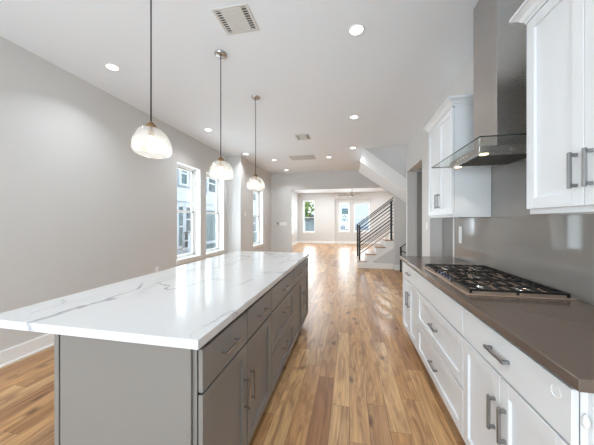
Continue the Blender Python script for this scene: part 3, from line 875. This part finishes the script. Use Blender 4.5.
plate_x('wall_outlet', 1.236, 3.224, 1.19, -1, 0.075, 0.19, 'white outlet plate on the grey splashback under the far upper cabinet', 'outlet', 0)
plate_x('light_switch', XR, 4.56, 1.265, -1, 0.075, 0.12, 'white light switch on the wall strip between the two doorways', 'light switch')
plate_x('wall_outlet', XL, 3.72, 0.53, 1, 0.075, 0.12, 'white outlet low on the left wall before the first window', 'outlet', 0)
plate_x('light_switch', XL2, 6.54, 1.54, 1, 0.08, 0.12, 'white light switch on the left wall between the wall corner and the third window', 'light switch')
t = thing('thermostat', (-2.53, YF, 1.26), 'small grey wall thermostat on the divider wall', 'thermostat')
MB().box(-2.56, -2.5, YF - 0.022, YF - 0.0005, 1.22, 1.31, 0.003, 2).build('housing', nickel_m, t)
MB().box(-2.55, -2.51, YF - 0.025, YF - 0.0215, 1.255, 1.3, 0.001, 1).build('display', grille_m, t)
t = thing('switch_bank', (-2.33, YF, 1.255), 'wide white switch plate to the right of the thermostat', 'light switch')
MB().box(-2.45, -2.2, YF - 0.007, YF - 0.0005, 1.19, 1.31, 0.002, 2).build('plate', plastic_m, t)
for k in range(4): MB().box(-2.433 + k * 0.058, -2.395 + k * 0.058, YF - 0.01, YF - 0.0065, 1.215, 1.285, 0.001, 1).build('rocker', plastic_m, t)
sn = MB(); sn.box(-2.775, -2.735, YF - 0.04, YF - 0.0005, 2.37, 2.46, 0.008, 2)
rebase(tag(sn.build('motion_sensor', plastic_m), 'small white motion sensor high in the corner of the divider wall', 'sensor'), (-2.755, YF, 2.37))

# ------------------------------------------------------------------ staircase
RISE, RUN, XS = 0.205, 0.253, 0.235
YA, YB = 7.6, 8.75
st = thing('staircase', (0.9, 8.1, 0), 'white staircase with oak treads beyond the kitchen, rising to the right', 'staircase')
NS = 7
for k in range(NS):
    x0 = XS + k * RUN
    b = MB(); b.box(x0 - 0.025, x0 + RUN + 0.01, YA - 0.02, YB, (k + 1) * RISE - 0.028, (k + 1) * RISE, 0.005, 2); b.build('tread', tread_m, st)
    b = MB(); b.box(x0, x0 + 0.018, YA + 0.02, YB - 0.01, k * RISE, (k + 1) * RISE - 0.028); b.build('riser', trim_m, st)
# closed stringer on the near side
poly = [(XS, 0.0)]
for k in range(NS):
    x0 = XS + k * RUN; poly += [(x0, (k + 1) * RISE - 0.03), (x0 + RUN, (k + 1) * RISE - 0.03)]
xe = XS + NS * RUN
poly += [(xe, NS * RISE - 0.30), (0.66, 0.20), (0.66, 0.0)]
MB().prism(poly, 'y', YA, YA + 0.02).build('stringer', trim_m, st)
MB().prism([(0.655, 0.0), (0.655, 0.2), (xe, NS * RISE - 0.30), (xe, 0.0)], 'y', YA + 0.005, YA + 0.02).build('under_panel', wall_m, st)
MB().prism([(XS + 0.02, 0.0)] + [p for k in range(NS) for p in ((XS + 0.02 + k * RUN, (k + 1) * RISE - 0.03), (XS + 0.02 + (k + 1) * RUN, (k + 1) * RISE - 0.03))] + [(xe, 0)], 'y', YB - 0.02, YB).build('stringer', trim_m, st)
b = MB(); b.box(XS - 0.002, 1.205, YA - 0.016, YA, 0, BH, 0.003); b.build('skirting', trim_m, st)
b = MB(); b.box(xe, xe + 1.1, YA + 0.05, YB, NS * RISE - 0.2, NS * RISE, 0.003); b.build('landing', tread_m, st)
# upper flight: soffit, near stringer and treads
uf = thing('upper_staircase', (1.2, 6.85, 2.0), 'white underside of the upper stair flight sloping up to the left into the ceiling', 'staircase')
MB().prism([(0.33, CH - 0.001), (0.245, 2.735), (1.24, 2.04), (2.2, 1.37), (2.2, 1.62), (1.24, 2.325)], 'y', 6.175, 6.215).build('stringer', trim_m, uf)
MB().prism([(0.34, CH - 0.001), (0.255, 2.74), (1.24, 2.05), (2.2, 1.38), (2.2, 1.5), (1.3, 2.17)], 'y', 6.215, 7.478).build('soffit', ceil_m, uf)
for k in range(6):
    x1 = 2.2 - k * 0.265; zz = 1.62 + 0.765 * (2.2 - x1) - 0.02
    b = MB(); b.box(x1 - 0.265, x1, 6.215, 7.478, zz - 0.03, zz, 0.004, 2); b.build('tread', tread_m, uf)


# railings
def railing(y, label, x0=0.285, xn=1.155, x_end=1.2):
    t = thing('stair_railing', (x0, y, RISE), label, 'railing')
    slope = (1.915 - 1.215) / (1.175 - 0.27)
    h = 0.026
    b = MB(); b.box(x0 - h, x0 + h, y - h, y + h, RISE + 0.001, 1.225, 0.002, 1); b.build('newel_post', dark_m, t)
    k = int((xn - XS) / RUN) + 1
    b = MB(); b.box(xn - h, xn + h, y - h, y + h, k * RISE + 0.001, 1.225 + slope * (xn - x0), 0.002, 1); b.build('newel_post', dark_m, t)
    def rail(z0, r, nm, xa, xb):
        q = MB(); za = z0 + slope * (xa - x0); zb = z0 + slope * (xb - x0)
        q.prism([(xa, za - r), (xb, zb - r), (xb, zb + r), (xa, za + r)], 'y', y - 0.014, y + 0.014); q.build(nm, dark_m, t)
    rail(1.24, 0.018, 'handrail', x0 - 0.045, x_end)
    for k in range(8): rail(1.125 - k * 0.105, 0.011, 'rail', x0, xn)
    return t


railing(YA + 0.04, 'black metal stair railing on the near side of the steps')
railing(YB - 0.1, 'black metal stair railing on the far side of the steps', 0.26, 1.45, 1.6)
dn = thing('stair_railing', (1.33, 7.2, 0), 'short black newel post and rails just past the end of the worktop', 'railing')
MB().box(1.31, 1.35, 7.18, 7.22, 0, 0.67, 0.002, 1).build('newel_post', dark_m, dn)
for z0, z1, n_ in ((0.655, 0.86, 'handrail'), (0.56, 0.46, 'rail'), (0.44, 0.34, 'rail'), (0.32, 0.22, 'rail')):
    MB().prism([(1.33, z0 - 0.012), (1.6, z1 - 0.012), (1.6, z1 + 0.012), (1.33, z0 + 0.012)], 'y', 7.19, 7.215).build(n_, dark_m, dn)
MB().box(1.58, 1.62, 7.18, 7.22, 0, 0.87, 0.002, 1).build('newel_post', dark_m, dn)

# ------------------------------------------------------------------ ceiling fan in the far room
fn = thing('ceiling_fan', (0.11, 12.0, CH), 'ceiling fan with grey blades in the far room', 'ceiling fan')
MB().lathe(0.11, 12.0, [(0, CH - 0.05), (0.06, CH - 0.045), (0.07, CH - 0.001)], 20).build('canopy', nickel_m, fn)
MB().tube([(0.11, 12, CH - 0.04), (0.11, 12, 2.66)], 0.016, 10).build('downrod', nickel_m, fn)
MB().lathe(0.11, 12.0, [(0, 2.47), (0.06, 2.475), (0.1, 2.5), (0.11, 2.6), (0.07, 2.67), (0, 2.68)], 24).build('motor', nickel_m, fn)
for k in range(5):
    a = 0.35 + k * 2 * math.pi / 5; ca, sa = math.cos(a), math.sin(a)
    q = MB(); ring = []
    for r, w in ((0.1, 0.035), (0.2, 0.05), (0.6, 0.065), (0.66, 0.05)):
        ring.append([(0.11 + ca * r - sa * w, 12 + sa * r + ca * w, 2.56), (0.11 + ca * r + sa * w, 12 + sa * r - ca * w, 2.535),
                     (0.11 + ca * r + sa * w, 12 + sa * r - ca * w, 2.527), (0.11 + ca * r - sa * w, 12 + sa * r + ca * w, 2.552)])
    q.quads(ring, close=True); q.build('blade', mat('fan_blade', srgb(150, 145, 140), 0.5) if 'fan_blade' not in MATS else MATS['fan_blade'], fn)

# ------------------------------------------------------------------ outside
def siding(name, c1, c2, step=0.14):
    m = mat(name, c1, 0.7); g = N(m, 'ShaderNodeNewGeometry'); s_ = N(m, 'ShaderNodeSeparateXYZ'); L(m, g.outputs['Position'], s_.inputs[0])
    fr = _math(m, 'FRACT', _math(m, 'DIVIDE', s_.outputs['Z'], step, None), None, None)
    lt = _math(m, 'LESS_THAN', fr, 0.14, None)
    mx = N(m, 'ShaderNodeMix', data_type='RGBA'); mx.inputs['A'].default_value = (*c1, 1); mx.inputs['B'].default_value = (*c2, 1)
    L(m, lt, mx.inputs['Factor']); L(m, mx.outputs['Result'], P(m).inputs['Base Color'])
    return m
gsid = siding('grey_lap_siding', srgb(168, 176, 183), srgb(138, 146, 153))
tsid = siding('teal_grey_lap_siding', srgb(120, 138, 138), srgb(98, 114, 115))
wsid = siding('white_lap_siding', srgb(205, 210, 214), srgb(180, 186, 190))
otrim = mat('exterior_white_trim', srgb(215, 218, 220), 0.6)
oglass = mat('exterior_dark_glass', srgb(70, 84, 88), 0.1)
oteal = mat('exterior_teal_glass', srgb(95, 120, 122), 0.15)
grass = mat('grass', srgb(92, 112, 60), 0.9); bumpy(grass, 40, 0.6, 0.02)
conc = mat('driveway_concrete', srgb(150, 150, 148), 0.85)
leaf = mat('leaves', srgb(98, 128, 52), 0.8); bark = mat('bark', srgb(90, 76, 62), 0.9)
tl = N(leaf, 'ShaderNodeTexNoise'); tl.inputs['Scale'].default_value = 3.0
gg = N(leaf, 'ShaderNodeNewGeometry'); L(leaf, gg.outputs['Position'], tl.inputs['Vector'])
cl = N(leaf, 'ShaderNodeValToRGB'); cl.color_ramp.elements[0].position = 0.35; cl.color_ramp.elements[0].color = (*srgb(60, 88, 30), 1)
cl.color_ramp.elements[1].position = 0.65; cl.color_ramp.elements[1].color = (*srgb(150, 172, 80), 1)
L(leaf, tl.outputs['Fac'], cl.inputs[0]); L(leaf, cl.outputs[0], P(leaf).inputs['Base Color'])

gr = MB(); gr.box(-40, 40, -20, 60, -0.5, -0.3); struct(gr.build('ground', conc))
lawn = rebase(tag(MB().box(-6.6, -1.6, 20.5, 29.4, -0.3, -0.27).build('lawn', grass), 'patch of green lawn outside the far windows', 'lawn', None, 'structure'), (-2, 25, -0.3))


def owin(t, axis, p, s, a0, a1, z0, z1, gm):
    """exterior window as part + pane sub-part"""
    f_ = MB(); w = 0.09
    lo, hi = sorted((p, p + s * 0.06)); gl, gh = sorted((p, p + s * 0.03))
    def B(m, q0, q1, aa, ab, za, zb):
        if axis == 'x': m.box(q0, q1, aa, ab, za, zb)
        else: m.box(aa, ab, q0, q1, za, zb)
    B(f_, lo, hi, a0 - w, a0, z0 - w, z1 + w); B(f_, lo, hi, a1, a1 + w, z0 - w, z1 + w); B(f_, lo, hi, a0, a1, z0 - w, z0); B(f_, lo, hi, a0, a1, z1, z1 + w)
    zm = (z0 + z1) / 2; B(f_, lo, hi, a0, a1, zm - 0.03, zm + 0.03)
    o = f_.build('window', otrim, t)
    q = MB(); B(q, gl, gh, a0, a1, z0, z1); q.build('pane', gm, o)


nh = thing('neighbour_house', (-9, 13, -0.3), 'pale grey house with white trim seen through the left windows', 'building')
MB().box(-10.5, -7.0, 7, 19.4, 2.75, 6.2).build('upper_wall', gsid, nh)
MB().box(-10.5, -7.0, 7, 10.9, -0.3, 2.2).build('lower_wall', wsid, nh)
MB().box(-10.5, -7.0, 10.9, 19.4, -0.3, 1.9).build('lower_wall', tsid, nh)
MB().box(-10.5, -6.95, 7, 19.4, 2.2, 2.75).build('belt_trim', otrim, nh)
MB().box(-10.5, -6.98, 10.9, 19.4, 1.9, 2.2).build('belt_trim', otrim, nh)
MB().box(-7.0, -6.9, 10.72, 11.0, -0.3, 6.2).build('corner_board', otrim, nh)
MB().box(-6.99, -6.92, 10.9, 13, 0.2, 0.34).build('belt_trim', otrim, nh)
for a0, a1, z0, z1, g_ in ((9.62, 10.02, 2.95, 3.85, oteal), (9.45, 9.75, 0.3, 1.95, oteal), (9.95, 10.3, 0.9, 1.95, oglass), (9.8, 10.1, 0.2, 0.8, oglass),
                           (11.75, 12.5, 2.85, 3.7, oglass), (15.2, 16.0, 2.9, 4.0, oteal), (17.6, 18.4, 0.6, 1.8, oglass), (17.6, 18.4, 2.9, 4.0, oglass)):
    owin(nh, 'x', -7.0, 1, a0, a1, z0, z1, g_)
rf = MB(); rf.prism([(-10.9, 6.2), (-6.6, 6.2), (-8.75, 7.8)], 'y', 6.8, 19.6); rf.build('roof', mat('roof_shingle', srgb(90, 92, 96), 0.9), nh)

h2 = thing('street_house', (2.0, 22, -0.3), 'white sided house with a small window seen through the paired far windows', 'building')
MB().box(-1.3, 6, 20.0, 25, 0.95, 6.0).build('wall', wsid, h2)
MB().box(-1.3, 6, 19.98, 25, -0.3, 0.95).build('lower_wall', gsid, h2)
owin(h2, 'y', 20.0, -1, -0.57, -0.11, 1.33, 2.32, oteal)
owin(h2, 'y', 20.0, -1, 2.4, 3.2, 1.33, 2.6, oglass)
MB().prism([(-1.7, 6.0), (6.4, 6.0), (2.35, 8.2)], 'y', 19.6, 25.4).build('roof', MATS['roof_shingle'], h2)

h3 = thing('street_house', (-5.2, 30, -0.3), 'grey house with a low roof behind the green tree', 'building')
MB().box(-7.5, -3.6, 30, 34, -0.3, 1.7).build('wall', gsid, h3)
owin(h3, 'y', 30.0, -1, -5.9, -5.2, 0.3, 1.3, oglass)
MB().prism([(-8.0, 1.7), (-3.2, 1.7), (-5.6, 2.6)], 'y', 29.6, 34.4).build('roof', MATS['roof_shingle'], h3)


def tree(x, y, r, h, label):
    t = thing('tree', (x, y, -0.27), label, 'tree')
    MB().tube([(x, y, -0.272), (x + 0.1, y, h * 0.4), (x - 0.05, y + 0.1, h * 0.75)], 0.13, 8).build('trunk', bark, t)
    b = bmesh.new()
    for k in range(900):
        u = random.random() * 2 * math.pi; v = math.acos(2 * random.random() - 1); q = r * (0.55 + 0.5 * random.random())
        c = Vector((x + q * math.cos(u) * math.sin(v), y + q * math.sin(u) * math.sin(v), h * 0.8 + 0.85 * q * math.cos(v)))
        a = Vector((random.gauss(0, 1), random.gauss(0, 1), random.gauss(0, 1))).normalized(); d_ = a.orthogonal().normalized(); s_ = 0.16
        b.faces.new([b.verts.new(c + a * s_), b.verts.new(c + d_ * s_ * .5), b.verts.new(c - a * s_), b.verts.new(c - d_ * s_ * .5)])
    m = MB(); m.bm.free(); m.bm = b; m.build('foliage', leaf, t)
    m = MB(); 
    m.lathe(x, y, [(0, h * 0.8 - r * 0.6), (r * 0.45, h * 0.8 - r * 0.4), (r * 0.7, h * 0.8), (r * 0.45, h * 0.8 + r * 0.45), (0, h * 0.8 + r * 0.6)], 14); m.build('foliage', leaf, t)


tree(-5.2, 26, 1.7, 3.6, 'leafy green tree seen through the single far window')
for k, (x, y) in enumerate(((-4.3, 21.5), (-3.75, 21.7), (-3.3, 21.4))):
    m = MB(); m.lathe(x, y, [(0, 0.5), (0.15, 0.45), (0.24, 0.2), (0.2, -0.1), (0.1, -0.27)], 12, lambda r, z, t: (r * (1 + 0.2 * math.sin(5 * t + z * 9)), 0))
    rebase(tag(m.build('shrub', leaf), 'small round shrub below the tree outside the far window', 'shrub', 'shrubs outside the far window'), (x, y, -0.27))
